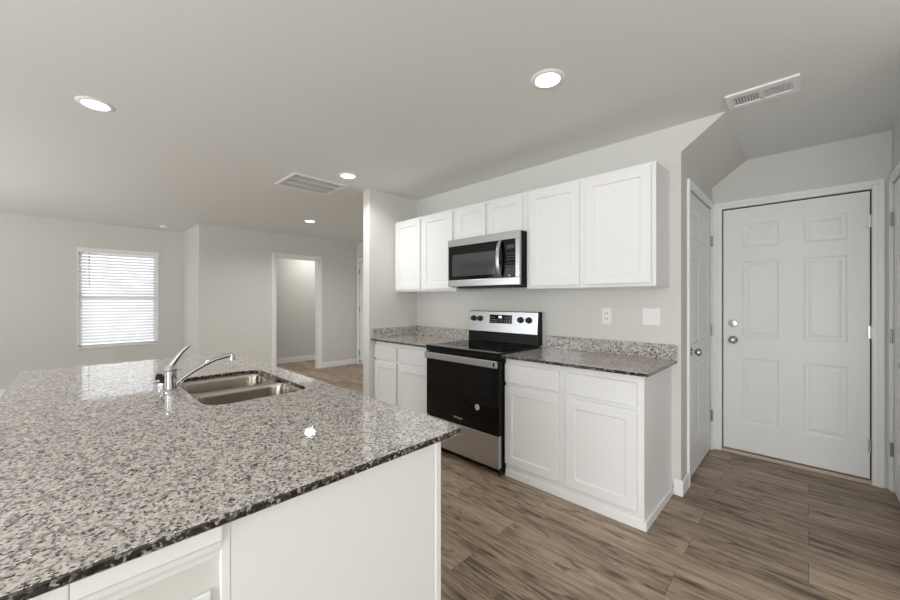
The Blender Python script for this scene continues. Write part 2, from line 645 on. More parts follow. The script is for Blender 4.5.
def casing(name, parent, axis, a0, a1, zt, plane, out, wdt=0.06, thick=0.017):
    """flat casing with a moulded back band. axis 'x': wall spans x; axis 'y': wall spans y; out = direction (+1/-1)."""
    m = MB()
    lo, hi = sorted((plane, plane + out * thick))
    lo2, hi2 = sorted((plane, plane + out * (thick - .006)))

    def bx(a, b, z0, z1, l, h, bev):
        if axis == 'x':
            m.box(a, b, l, h, z0, z1, bev)
        else:
            m.box(l, h, a, b, z0, z1, bev)
    i = wdt * 0.45
    bx(a0 - wdt, a0 - i, 0, zt + wdt, lo, hi, 0.003)
    bx(a0 - i - .002, a0, 0, zt + i, lo2, hi2, 0.003)
    bx(a1 + i, a1 + wdt, 0, zt + wdt, lo, hi, 0.003)
    bx(a1, a1 + i + .002, 0, zt + i, lo2, hi2, 0.003)
    bx(a0 - i, a1 + i, zt + i, zt + wdt, lo, hi, 0.003)
    bx(a0, a1, zt, zt + i + .002, lo2, hi2, 0.003)
    return m.build(name, M['trim'], parent)


RAISED = [(0.012, 0.005), (0.026, 0.0055), (0.046, 0.002), (0.050, 0.0018)]
SHAKER = [(0.0015, 0.0), (0.006, 0.008), (0.007, 0.0085)]


def knob_mesh(m, mat4, r=0.027):
    m.lathe([(0, 0), (0.033, 0), (0.033, 0.004), (0.028, 0.009), (0.014, 0.012), (0.011, 0.02), (0.011, 0.03),
             (0.018, 0.036), (r, 0.044), (r + .001, 0.054), (r - .004, 0.064), (0.012, 0.069), (0, 0.070)], mat4)


def hinge(parent, mat4):
    """leaf plates in the local xz plane, knuckle along z, facing -y."""
    m = MB()
    m.box(-0.018, 0.018, -0.003, 0.002, -0.045, 0.045, 0.001, 1, mat4)
    t = bmesh.new()
    bmesh.ops.create_cone(t, cap_ends=True, segments=12, radius1=0.0065, radius2=0.0065, depth=0.094)
    m._add(t, mat4 @ Matrix.Translation((0, -0.008, 0)))
    return m.build('hinge', M['nickel'], parent, smooth=True)


def T(x, y, z):
    return Matrix.Translation((x, y, z))


RZ90 = Matrix.Rotation(math.radians(90), 4, 'Z')     # faces +x  (front -y -> +x)
RZm90 = Matrix.Rotation(math.radians(-90), 4, 'Z')   # faces -x

# entry door (faces -y)
d = thing('door_1', (-.11, YE, 0), 'closed white six panel entry door with deadbolt and knob', 'door', kind='structure')
lw, lh = NX1 - NX0 - .014, NZ - .034 - .008
lx, lz = NX0 + .007, .034
xs = [0.129, 0.357, 0.496, 0.726]
zs = [0.235, 0.775, 0.945, 1.580, 1.690, 1.885]
MB().relief(lw, lh, .044, xs, zs, {(1, 1), (3, 1), (1, 3), (3, 3), (1, 5), (3, 5)}, RAISED, T(lx, YE + .010, lz)).build('leaf', M['door'], d)
MB().box(NX0 - .02, NX0, YE + .02, YE + .13, 0, NZ).box(NX1, NX1 + .02, YE + .02, YE + .13, 0, NZ).box(NX0, NX1, YE + .02, YE + .13, NZ, NZ + .02) \
    .box(NX0, NX1, YE + .058, YE + .13, 0.0, NZ).build('jamb', M['dark'], d)  # jamb and backing painted dark to stand for shade in the door gap
casing('casing', d, 'x', NX0 - .002, NX1 + .002, NZ + .002, YE, -1, wdt=0.056, thick=0.017)
MB().box(NX0, NX1, YE - .012, YE + .13, 0, 0.025, 0.003).build('threshold', M['oak'], d, label='tan wooden sill under the door')
FY = Matrix.Rotation(math.radians(90), 4, 'X')       # lathe axis z -> -y
k = MB(); knob_mesh(k, T(-.457, YE + .010, .952) @ FY); k.build('knob', M['nickel'], d, smooth=True)
k = MB(); k.lathe([(0, 0), (.032, 0), (.032, .006), (.028, .014), (.012, .016), (0, .016)], T(-.457, YE + .010, 1.091) @ FY)
k.box(-.464, -.450, YE - .020, YE - .004, 1.074, 1.108, .003)
k.build('deadbolt', M['nickel'], d, smooth=True)
MB().box(NX0 - .001, NX0 + .006, YE + .006, YE + .012, .90, .97, .001, 1).build('strike_plate', M['brass'], d)
for z in (.27, 1.062, 1.842):
    hinge(d, T(NX1 + .001, YE + .006, z))

# narrow door on the entry's left wall (faces +x)
d = thing('door_2', (XE, 3.42, 0), 'closed white panel door on the left side of the entry', 'door', kind='structure')
lw = LY1 - LY0 - .008
xs = [0.115, 0.360, 0.460, 0.705]
zs = [0.22, 0.79, 0.95, 1.60, 1.72, 1.93]
MB().relief(lw, LZ - .020, .035, xs, zs, {(1, 1), (3, 1), (1, 3), (3, 3), (1, 5), (3, 5)}, RAISED, T(XE - .003, LY0 + .004, .014) @ RZ90).build('leaf', M['door'], d)
MB().box(XE - .12, XE - .06, LY0 - .0, LY1, .012, LZ).build('jamb', M['trim'], d)
casing('casing', d, 'y', LY0 - .002, LY1 + .002, LZ + .002, XE, 1, wdt=0.054)
FX = Matrix.Rotation(math.radians(90), 4, 'Y')       # lathe axis z -> +x
k = MB(); knob_mesh(k, T(XE - .003, LY0 + .065, .92) @ FX); k.build('knob', M['nickel'], d, smooth=True)
for z in (.30, 1.03, 1.79):
    hinge(d, T(XE + .001, LY1 + .001, z) @ RZ90)

# door on the entry's right wall (faces -x)
d = thing('door_3', (XR, 3.5, 0), 'white door at the right edge, only its hinge side in view', 'door', kind='structure')
lw = RY1 - RY0 - .008
MB().relief(lw, RZ - .020, .035, [0.12, 0.375, 0.475, 0.727], zs, {(1, 1), (3, 1), (1, 3), (3, 3), (1, 5), (3, 5)}, RAISED, T(XR + .003, RY1 - .004, .014) @ RZm90).build('leaf', M['door'], d)
MB().box(XR + .06, XR + .12, RY0, RY1, .012, RZ).build('jamb', M['trim'], d)
casing('casing', d, 'y', RY0 - .002, RY1 + .002, RZ + .002, XR, -1, wdt=0.050)
FXm = Matrix.Rotation(math.radians(-90), 4, 'Y')
k = MB(); knob_mesh(k, T(XR + .003, RY0 + .07, .94) @ FXm); k.build('knob', M['nickel'], d, smooth=True)
for z in (.285, 1.045, 1.83):
    hinge(d, T(XR - .001, RY1 + .001, z) @ RZm90)

# doorway in the hall wall with its door swung open
d = thing('door_4', (XH, 2.85, 0), 'open doorway in hall wall, its white door swung inward', 'door', kind='structure')
casing('casing', d, 'y', DY0, DY1, DZ, XH, 1, wdt=0.058)
MB().box(XH - .12, XH, DY0, DY0 + .018, 0, DZ).box(XH - .12, XH, DY1 - .018, DY1, 0, DZ).box(XH - .12, XH, DY0, DY1, DZ - .018, DZ).build('jamb', M['trim'], d)
ang = math.atan2(2.515, -6.66) + math.radians(-1.8)
dm = T(XH - .125, DY0 + .022, .012) @ Matrix.Rotation(ang, 4, 'Z')
lf = MB().relief(.745, 2.01, .035, [.11, .325, .42, .635], zs, {(1, 1), (3, 1), (1, 3), (3, 3), (1, 5), (3, 5)}, RAISED, dm).build('leaf', M['door'], d)
k = MB(); knob_mesh(k, dm @ T(.68, .035, .92) @ Matrix.Rotation(math.radians(-90), 4, 'X')); k.build('knob', M['nickel'], d, smooth=True)

# door at the far end of the hall, edge on behind the stub wall
d = thing('door_5', ((EX0 + EX1) / 2, YH, 0), 'white door at hall end, a hinged sliver left of the stub wall', 'door', kind='structure')
casing('casing', d, 'x', EX0, EX1, DZ + .02, YH, -1, wdt=0.058)
MB().relief(EX1 - EX0 - .008, DZ - .02, .035, [.11, .345, .435, .67], zs, {(1, 1), (3, 1), (1, 3), (3, 3), (1, 5), (3, 5)}, RAISED, T(EX0 + .004, YH + .008, .014)).build('leaf', M['door'], d)
for z in (.23, 1.10, 1.86):
    hinge(d, T(EX0, YH - .001, z))
ds = thing('door_stop', (-6.40, YH - .02, .07), 'small dark door stop low beside the hall end door', 'door stop')
s_ = MB(); s_.cyl((-6.40, YH + .008, .07), (-6.40, YH - .06, .07), .006, .006, 12); s_.build('spring', M['brass'], ds, smooth=True)
s_ = MB(); s_.cyl((-6.40, YH - .06, .07), (-6.40, YH - .08, .07), .011, .011, 12); s_.build('tip', M['blackp'], ds, smooth=True)

# ------------------------------------------------------------------ window and blind
w = thing('window_1', (XW, .525, WZ0), 'bright single hung window behind white blinds', 'window', kind='structure')
XF = XW - .10
f = MB()
for (y0, y1, z0, z1) in ((WY0, WY0 + .04, WZ0, WZ1), (WY1 - .04, WY1, WZ0, WZ1), (WY0, WY1, WZ0, WZ0 + .045), (WY0, WY1, WZ1 - .04, WZ1)):
    f.box(XF - .03, XF + .03, y0, y1, z0, z1, .003)
f.build('window_frame', M['trim'], w)
for y0, y1 in ((WY0 - .011, WY0 + .001), (WY1 - .001, WY1 + .011)):
    MB().box(XW - .069, XW + .005, y0, y1, WZ0 - .002, 1.997, .002).build('side_liner', M['trim'], w)
MB().box(XF - .02, XF + .02, WY0 + .04, WY1 - .04, 1.295, 1.345, .003).build('meeting_rail', M['trim'], w)
MB().box(XF - .004, XF + .000, WY0 + .04, WY1 - .04, WZ0 + .04, WZ1 - .04).build('pane', M['glass'], w)
MB().box(XW - .07, XW + .018, WY0 - .011, WY1 + .011, WZ0 - .003, WZ0 + .016, .004).build('window_sill', M['trim'], w)
b = thing('window_blind', (XW - .03, .525, WZ1), 'white slatted blind lowered over the bright window', 'blind')
MB().box(XW - .06, XW + .022, WY0 - .018, WY1 + .020, 1.997, 2.066, .004).build('valance', M['white'], b)
sl = MB()
nsl = 30
for i in range(nsl):
    z = 0.66 + i * (1.975 - 0.66) / (nsl - 1)
    mt = T(XW - .022, 0, z) @ Matrix.Rotation(math.radians(52), 4, 'Y')
    sl.box(-.024, .024, WY0 + .003, WY1 - .003, -.0014, .0014, 0, 1, mt)
sl.build('slats', M['slat'], b)
MB().box(XW - .056, XW - .008, WY0 + .008, WY1 - .008, .605, .628, .004).build('bottom_rail', M['white'], b)
c_ = MB()
for y in (.22, .525, .83):
    c_.cyl((XW - .007, y, .62), (XW - .007, y, 2.0), .0012, .0012, 6)
c_.build('ladder_cord', M['white'], b)
wd = MB(); wd.cyl((XW + .012, .18, 2.0), (XW + .012, .18, 1.49), .005, .005, 8); wd.build('tilt_wand', M['sticker'], b, smooth=True, label='thin grey tilt wand')

# ------------------------------------------------------------------ ceiling fittings


def can_light(x, y, label, watts):
    t = thing('ceiling_light', (x, y, CH), label, 'ceiling light', 'recessed ceiling lights')
    m = MB()
    m.lathe([(.062, -.007), (.066, -.009), (.074, -.008), (.086, -.003), (.088, 0), (.062, 0)], T(x, y, CH))
    m.build('trim_ring', M['white'], t, smooth=True)
    m = MB()
    m.lathe([(0, -.014), (.042, -.013), (.058, -.010), (.062, -.007), (.062, -.001), (0, -.001)], T(x, y, CH))
    m.build('lens', M['lens'], t, smooth=True, label='glowing white lens')
    l = bpy.data.lights.new('led', 'AREA')
    l.shape = 'DISK'
    l.size = .13
    l.energy = watts
    l.spread = math.radians(150)
    l.color = (1.0, .985, .96)
    o = bpy.data.objects.new('led', l)
    S.collection.objects.link(o)
    o.location = (x, y, CH - .02)
    adopt(o, t)
    o.location = (x, y, CH - .02)
    return t


LEDW = 5
can_light(-3.013, .098, 'recessed ceiling light at upper left, above the island', LEDW)
can_light(-.978, 1.736, 'largest recessed ceiling light, in front of the wall cabinets', LEDW * 0.25)
can_light(-3.064, 1.790, 'recessed ceiling light beside the louvred return grille', LEDW * 1.5)
can_light(-5.227, 2.433, 'farthest recessed ceiling light, over the hall', LEDW * 3.0)

sd = thing('smoke_detector', (-7.2, 1.0, CH), 'small round detector on the ceiling near the window wall', 'smoke detector')
MB().lathe([(.062, 0), (.062, -.012), (.055, -.016)], T(-7.2, 1.0, CH)).lathe([(.055, -.016), (0, -.016)], T(-7.2, 1.0, CH)).build('base', M['white'], sd, smooth=True)
MB().lathe([(.05, -.016), (.05, -.030), (.040, -.037), (0, -.038)], T(-7.2, 1.0, CH)).build('cover', M['white'], sd, smooth=True)

# return air grille
gx0, gx1, gy0, gy1 = -3.79, -3.33, 1.40, 1.95
g = thing('return_air_grille', ((gx0 + gx1) / 2, (gy0 + gy1) / 2, CH), 'large white louvred return grille on the ceiling', 'vent')
z0, z1 = CH - .012, CH
m = MB()
fw = .03
m.box(gx0, gx1, gy0, gy0 + fw, z0, z1, .003).box(gx0, gx1, gy1 - fw, gy1, z0, z1, .003)
m.box(gx0, gx0 + fw, gy0 + fw, gy1 - fw, z0, z1, .003).box(gx1 - fw, gx1, gy0 + fw, gy1 - fw, z0, z1, .003)
m.build('frame', M['vent'], g)
m = MB()
for i in range(1, 3):
    x = gx0 + (gx1 - gx0) * i / 3
    m.box(x - .008, x + .008, gy0 + fw, gy1 - fw, z0 + .001, z1, .002)
m.build('divider_bar', M['vent'], g)
m = MB()
n = 26
for i in range(n):
    x = gx0 + fw + (gx1 - gx0 - 2 * fw) * (i + .5) / n
    m.box(-.0085, .0085, gy0 + fw, gy1 - fw, -.0007, .0007, 0, 1, T(x, 0, CH - .006) @ Matrix.Rotation(math.radians(32), 4, 'Y'))
m.build('louvers', M['vent'], g)
MB().box(gx0 + fw, gx1 - fw, gy0 + fw, gy1 - fw, CH - .0012, CH - .0002).build('backing', M['vent'], g)

# supply register by the entry
rx0, rx1, ry0, ry1 = -.342, -.030, 2.585, 2.788
g = thing('supply_register', ((rx0 + rx1) / 2, (ry0 + ry1) / 2, CH), 'white ceiling register with two banks of dark slots', 'vent')
m = MB()
m.box(rx0, rx1, ry0, ry0 + .048, z0, z1, .003).box(rx0, rx1, ry1 - .048, ry1, z0, z1, .003)
m.box(rx0, rx0 + .03, ry0 + .048, ry1 - .048, z0, z1, .001).box(rx1 - .03, rx1, ry0 + .048, ry1 - .048, z0, z1, .001)
cx = (rx0 + rx1) / 2
m.box(cx - .009, cx + .009, ry0 + .048, ry1 - .048, z0, z1, .001)
m.build('frame', M['vent'], g)
MB().box(rx0 + .02, rx1 - .02, ry0 + .04, ry1 - .04, CH - .0015, CH - .0003).build('duct', M['dark'], g)
m = MB()
for a, b2, tilt in ((rx0 + .03, cx - .009, 30), (cx + .009, rx1 - .03, -30)):
    for i in range(9):
        x = a + (b2 - a) * (i + .5) / 9
        m.box(-.0065, .0065, ry0 + .046, ry1 - .046, -.0007, .0007, 0, 1, T(x, 0, CH - .006) @ Matrix.Rotation(math.radians(tilt), 4, 'Y'))
m.build('louvers', M['vent'], g)

# ------------------------------------------------------------------ cabinets


def shaker(m, x0, x1, y, z0, z1, rail=.058, t_=.019):
    w_, h_ = x1 - x0, z1 - z0
    m.relief(w_, h_, t_, [rail, w_ - rail], [rail, h_ - rail], {(1, 1)}, SHAKER, T(x0, y, z0))


UF = YK - .307          # upper face frame front


def upper(x0, x1, z0, z1, doors, dz0, dz1, label):
    t = thing('wall_cabinet', ((x0 + x1) / 2, YK - .15, z0), label, 'cabinet', 'white wall cabinets')
    m = MB()
    # side panels, top, recessed bottom, back
    m.box(x0, x0 + .016, UF + .0192, YK - .0085, z0, z1).box(x1 - .016, x1, UF + .0192, YK - .0085, z0, z1)
    m.box(x0 + .0165, x1 - .0165, UF + .0192, YK - .0085, z1 - .016, z1).box(x0 + .0165, x1 - .0165, UF + .0192, YK - .0085, z0 + .010, z0 + .026).box(x0, x1, YK - .008, YK, z0, z1)
    m.build('carcass', M['cab'], t)
    m = MB()
    m.box(x0, x1, UF, UF + .019, z0, z1, .0015)
    m.build('face_frame', M['cab'], t)
    for a, b_ in doors:
        m = MB(); shaker(m, a, b_, UF - .020, dz0, dz1)
        m.build('door', M['cab'], t)
    return t


upper(XS, -2.346, 1.375, 2.140, [(-3.240, -2.838), (-2.797, -2.378)], 1.395, 2.118, 'white two door wall cabinet left of the microwave')
upper(-2.344, -1.584, 1.832, 2.140, [(-2.327, -1.985), (-1.958, -1.612)], 1.838, 2.118, 'short white two door wall cabinet above the microwave')
upper(-1.582, -.667, 1.375, 2.140, [(-1.552, -1.150), (-1.103, -.691)], 1.395, 2.118, 'white two door wall cabinet right of the microwave')

BF = 2.226              # base face frame front
ZT = .889               # counter top


def base(x0, x1, doors, label, side):
    t = thing('base_cabinet', ((x0 + x1) / 2, 2.52, 0), label, 'cabinet', 'white base cabinets')
    m = MB()
    m.box(x0, x1, BF + .019, YK, .0, .867, .001)
    m.build('carcass', M['cab'], t)
    MB().box(x0, x1, BF, BF + .0188, .045, .867, .0015).build('face_frame', M['cab'], t)
    m = MB()
    m.box(x0, x1 + (.014 if side else 0), BF - .008, BF + .018, 0, .052, .003)
    if side:
        m.box(x1 + .0005, x1 + .014, BF + .018, YK - .0145, 0, .052, .003)
    m.build('base_moulding', M['trim'], t)
    for a, b_ in doors:
        m = MB(); shaker(m, a, b_, BF - .020, .097, .664)
        m.build('door', M['cab'], t)
        MB().box(a, b_, BF - .020, BF - .001, .690, .822, .003).build('drawer_front', M['cab'], t)
    return t


base(XS + .002, -2.376, [(-3.252, -2.885), (-2.856, -2.388)], 'white base cabinet left of the range', False)
base(-1.594, -.656, [(-1.590, -1.165), (-1.116, -.690)], 'white base cabinet right of the range with exposed end panel', True)


def slab_corners(x0, x1, y0, y1, r, which):
    """rectangle outline with chosen rounded corners (indices 0..3 counter clockwise from x0,y0)."""
    pts = []
    cs = [(x0, y0, 180), (x1, y0, 270), (x1, y1, 0), (x0, y1, 90)]
    for i, (x, y, a0) in enumerate(cs):
        if i in which:
            cx_ = x + (r if i in (0, 3) else -r)
            cy_ = y + (r if i in (0, 1) else -r)
            for k_ in range(7):
                a = math.radians(a0 + 15 * k_)
                pts.append((cx_ + r * math.cos(a), cy_ + r * math.sin(a)))
        else:
            pts.append((x, y))
    return pts


w1 = thing('countertop', (-2.8, 2.48, .869), 'speckled granite countertop left of the range', 'countertop', 'granite worktops by the range')
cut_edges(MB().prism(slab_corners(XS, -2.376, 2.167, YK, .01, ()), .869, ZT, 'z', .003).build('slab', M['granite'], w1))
MB().box(XS + .0205, -2.392, YK - .02, YK, ZT, ZT + .102, .002).build('backsplash', M['granite'], w1)
MB().box(XS, XS + .02, 2.170, YK, ZT, ZT + .102, .002).build('backsplash', M['granite'], w1)
w2 = thing('countertop', (-1.1, 2.48, .869), 'speckled granite countertop right of the range', 'countertop', 'granite worktops by the range')
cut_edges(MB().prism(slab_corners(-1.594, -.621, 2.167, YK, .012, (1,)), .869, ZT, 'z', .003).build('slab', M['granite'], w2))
MB().box(-1.575, -.621, YK - .02, YK, ZT, ZT + .102, .002).build('backsplash', M['granite'], w2)

# ------------------------------------------------------------------ range
GX0, GX1 = -2.372, -1.598
r = thing('kitchen_range', (-1.96, 2.45, 0), 'black and stainless electric range between the base cabinets', 'range')
FYR = 2.145   # front plane of the door
MB().box(GX0, GX1, FYR + .040, YK - .03, .045, .886, .003).build('body', M['black'], r)
MB().box(GX0 + .02, GX1 - .02, FYR + .05, YK - .06, .015, .048).build('kick_plate', M['black'], r)
for x in (GX0 + .03, GX1 - .03):
    for y in (FYR + .06, YK - .08):
        m = MB(); m.cyl((x, y, 0), (x, y, .05), .018, .018, 16); m.build('foot', M['blackp'], r, smooth=True)
ct = MB().box(GX0, GX1, FYR - .010, YK - .085, .8862, .903, .005).build('cooktop', M['bglass'], r)
for (x, y, rr) in ((-2.17, 2.31, .105), (-1.79, 2.31, .085), (-2.17, 2.56, .075), (-1.79, 2.56, .105)):
    m = MB(); m.lathe([(rr, 0.0), (rr, .0004), (rr - .004, .0004), (rr - .004, 0.0)], T(x, y, .9031), 48)
    m.build('burner_ring', M['ring'], ct)
MB().box(GX0, GX1, FYR - .004, FYR + .039, .853, .886, .004).build('front_lip', M['black'], r)
od = MB().box(GX0, GX1, FYR, FYR + .039, .305, .849, .004).build('oven_door', M['bglass'], r)
hb = MB().box(GX0 + .001, GX1 - .006, FYR - .026, FYR - .0005, .792, .848, .006).build('handle', M['steel'], od)
MB().box(-1.632, -1.620, FYR - .0275, FYR - .0262, .806, .836, .0004, 1).build('handle_slot', M['blackp'], hb)
MB().lathe([(0, .0012), (.021, .0012), (.022, 0)], T(-1.80, FYR - .0004, .475) @ FY).build('sticker', M['sticker'], od, label='round pale paper sticker')
st = MB()
for z in (.466, .474, .482):
    st.box(-1.808, -1.792, FYR - .0020, FYR - .0017, z, z + .003)
st.build('sticker_print', M['mglass'], od)


def text_mesh(name, body, size, mat4, mat, parent):
    cu = bpy.data.curves.new('txt', 'FONT')
    cu.body = body
    cu.size = size
    cu.extrude = .0004
    cu.align_x = 'CENTER'
    cu.align_y = 'CENTER'
    to = bpy.data.objects.new('txt', cu)
    S.collection.objects.link(to)
    dg = bpy.context.evaluated_depsgraph_get()
    me = bpy.data.meshes.new_from_object(to.evaluated_get(dg))
    bpy.data.objects.remove(to)
    me.transform(mat4)
    me.materials.clear()
    me.materials.append(mat)
    o = bpy.data.objects.new(name, me)
    S.collection.objects.link(o)
    adopt(o, parent)
    return o


text_mesh('badge', 'Whirlpool', .022, T(-2.0, FYR - .0008, .352) @ Matrix.Rotation(math.radians(90), 4, 'X'), M['legend'], od)
MB().box(GX0, GX1 - .004, FYR, FYR + .039, .062, .299, .004).build('storage_drawer', M['steel'], r)
bgp = MB().prism([(YK - .085, .903), (YK - .020, .903), (YK - .020, 1.185), (YK - .060, 1.185), (YK - .078, .985)], GX0 - .018, GX1 - .016, 'x', .003).build('backguard', M['black'], r)
# sloped stainless control panel on the backguard
sl_ = math.atan2(.018, .200)
cpm = T(0, YK - .0785, .985) @ Matrix.Rotation(-sl_, 4, 'X')
cp = MB().box(GX0 - .016, GX1 - .028, -.006, .0015, .008, .198, .003, 2, cpm).build('control_panel', M['steel'], bgp)


def on_panel(x, z, dy=-.006):
    return cpm @ T(x, dy, z)


for x in (-2.327, -2.248, -1.795, -1.712):
    m = MB()
    m.lathe([(0, .026), (.020, .026), (.023, .022), (.024, .004), (.028, 0), (0, 0)], on_panel(x, .128) @ FY)
    m.box(-.004, .004, -.031, -.022, -.021, .021, .001, 1, on_panel(x, .128, -.006))
    m.build('knob', M['blackp'], bgp, smooth=True)
ds_ = MB().box(-2.135, -1.885, -.0085, -.005, .090, .168, .001, 1, cpm).build('display', M['bglass'], bgp)
MB().box(-2.03, -1.995, -.0092, -.0087, .136, .158, 0, 1, cpm).build('clock', M['clock'], bgp)
for i, x in enumerate([-2.12, -2.10, -2.08, -2.06, -2.04, -2.015, -1.99, -1.965, -1.94, -1.905]):
    for z in (.102, .118) + ((.140,) if i in (0, 1, 2, 7, 8) else ()):
        MB().box(x - .005, x + .005, -.0091, -.0086, z, z + .004, 0, 1, cpm).build('touch_key', M['legend'], bgp)

# ------------------------------------------------------------------ microwave
mw = thing('microwave', (-1.96, 2.6, 1.40), 'stainless microwave hung below the short wall cabinet', 'microwave')
MY = 2.392
MX0, MX1 = -2.356, -1.588
MB().box(MX0, MX1, MY + .032, YK - .001, 1.405, 1.828, .003).build('body', M['black'], mw)
MB().box(MX0 + .07, MX1 - .08, MY + .06, MY + .28, 1.392, 1.406, .003).build('bottom_vent', M['blackp'], mw)
MB().box(MX0, MX1, MY, MY + .031, 1.765, 1.828, .003).build('top_strip', M['steel'], mw)
fr = MB()
fr.box(MX0, MX1, MY, MY + .031, 1.407, 1.466, .003)
fr.box(MX0, MX0 + .012, MY, MY + .031, 1.466, 1.765, .001).box(MX1 - .036, MX1, MY, MY + .031, 1.466, 1.765, .002)
fr.build('front_frame', M['steel'], mw)
md = MB().box(MX0 + .0122, -1.727, MY + .001, MY + .031, 1.467, 1.7645, .002).build('door', M['bglass'], mw)
MB().box(-2.300, -1.815, MY - .0005, MY + .002, 1.497, 1.690, .0008, 1).build('window', M['mglass'], md)
pts, rad = [], []
for i in range(15):
    u = i / 14
    pts.append((-1.765, MY - .006 - .040 * math.sin(math.pi * min(max((u - .0), 0), 1)) ** .6, 1.472 + .285 * u))
hm = MB().tube(pts, .0165, 14, 0.55)
hm.build('handle', M['steel'], md, smooth=True)
pc = MB().box(-1.726, MX1 - .0362, MY + .001, MY + .031, 1.467, 1.7645, .002).build('control_panel', M['bglass'], mw)
MB().box(-1.705, -1.635, MY - .0002, MY + .0015, 1.692, 1.722).build('display', M['mglass'], pc)
for i in range(4):
    for j in range(7):
        m = MB()
        m.box(-1.704 + .019 * i, -1.692 + .019 * i, MY + .0002, MY + .0012, 1.500 + .025 * j, 1.506 + .025 * j)
        m.build('button', M['ring'], pc)
MB().box(-1.690, -1.672, MY - .0002, MY + .0012, 1.475, 1.487).build('start_key', M['legend'], pc)

# ------------------------------------------------------------------ wall plates
p = thing('wall_outlet', (-1.082, YK, 1.168), 'white two socket outlet on the wall above the right counter', 'outlet')
MB().box(-1.117, -1.047, YK - .006, YK, 1.110, 1.226, .003).build('plate', M['white'], p)
for z in (1.148, 1.188):
    q = MB().box(-1.098, -1.066, YK - .008, YK - .0055, z - .015, z + .015, .003).build('socket', M['white'], p)
    MB().box(-1.091, -1.088, YK - .0085, YK - .0079, z - .006, z + .008).box(-1.077, -1.074, YK - .0085, YK - .0079, z - .006, z + .008).build('slot', M['dark'], q)
p = thing('light_switch', (-.779, YK, 1.172), 'white double rocker switch near the end of the kitchen wall', 'switch')
MB().box(-.836, -.722, YK - .006, YK, 1.114, 1.230, .003).build('plate', M['white'], p)
for x in (-.802, -.756):
    MB().box(x - .017, x + .017, YK - .010, YK - .0055, 1.139, 1.205, .002).build('rocker', M['white'], p)

# ------------------------------------------------------------------ island
IX0, IX1, IY0, IY1 = -3.150, -.778, -.205, .860
ic = thing('kitchen_island', (-1.97, .4, 0), 'white kitchen island under the large granite slab', 'island')
BXR = -.798
m = MB()
SX0, SX1, SY0, SY1 = -2.285, -1.605, .352, .752     # sink cut-out
m.box(-3.10, SX0 - .06, .21, .777, .0, .868).box(SX1 + .06, BXR - .012, .21, .777, 0, .868)
m.box(SX0 - .06, SX1 + .06, .21, .777, 0, .60).box(SX0 - .06, SX1 + .06, .21, .28, .6, .868).box(SX0 - .06, SX1 + .06, .775, .785, .6, .868)
m.build('carcass', M['cab'], ic)
MB().box(BXR - .0118, BXR,   .214, .756, .0, .868, .002).build('end_panel', M['cab'], ic)
MB().box(BXR - .0118, BXR + .003, .7565, .779, 0, .868, .003).build('corner_stile', M['cab'], ic)
MB().box(-3.10, BXR - .008, .016, .2095, 0, .868, .002).build('knee_wall', M['wall'], ic, label='off-white painted knee wall')
MB().box(BXR - .012, BXR + .001, .197, .2138, 0, .868, .002).build('edge_trim', M['trim'], ic)
# apron moulding under the slab, wrapping the knee wall
prof = [(0, .868), (.018, .868), (.018, .838), (.013, .832), (.011, .822), (.006, .812), (.004, .803), (0, .800)]
ap = MB()
ap.prism([(BXR - .008 + a, z) for a, z in prof], -.002, .197, 'y')
ap.prism([(.016 - a, z) for a, z in prof], -3.10, BXR + .004, 'x')
ap.build('apron_moulding', M['trim'], ic)
MB().box(-.850, -.820, -.195, -.003, .55, .868, .004).build('support_bracket', M['trim'], ic)
for x in (-2.9, -1.9):
    MB().box(x - .015, x + .015, -.185, -.0165, .66, .868, .004).build('support_bracket', M['trim'], ic)
# sink side doors, facing the range
for a, b_ in ((-3.07, -2.68), (-2.62, -2.0), (-1.95, -1.45), (-1.4, -.83)):
    mm = MB(); w_, h_ = b_ - a, .72
    mm.relief(w_, h_, .019, [.058, w_ - .058], [.058, h_ - .058], {(1, 1)}, SHAKER, T(b_, .805, .11) @ Matrix.Rotation(math.pi, 4, 'Z'))
    mm.build('door', M['cab'], ic)
ot = thing('wall_outlet', (BXR, .145, .70), 'white outlet on the island end just under the slab', 'outlet')
MB().box(BXR - .0078, BXR + .001, .108, .182, .628, .745, .003).build('plate', M['white'], ot)
for z in (.668, .708):
    MB().box(BXR + .0012, BXR + .003, .129, .161, z - .015, z + .015, .001).build('socket', M['white'], ot)

# slab with rounded corners and the sink cut-out


def rrect(x0, x1, y0, y1, r_, n_=6):
    pts_ = []
    for (cx_, cy_, a0) in ((x0 + r_, y0 + r_, 180), (x1 - r_, y0 + r_, 270), (x1 - r_, y1 - r_, 0), (x0 + r_, y1 - r_, 90)):
        for k_ in range(n_ + 1):
            a = math.radians(a0 + 90 * k_ / n_)
            pts_.append((cx_ + r_ * math.cos(a), cy_ + r_ * math.sin(a)))
    return pts_


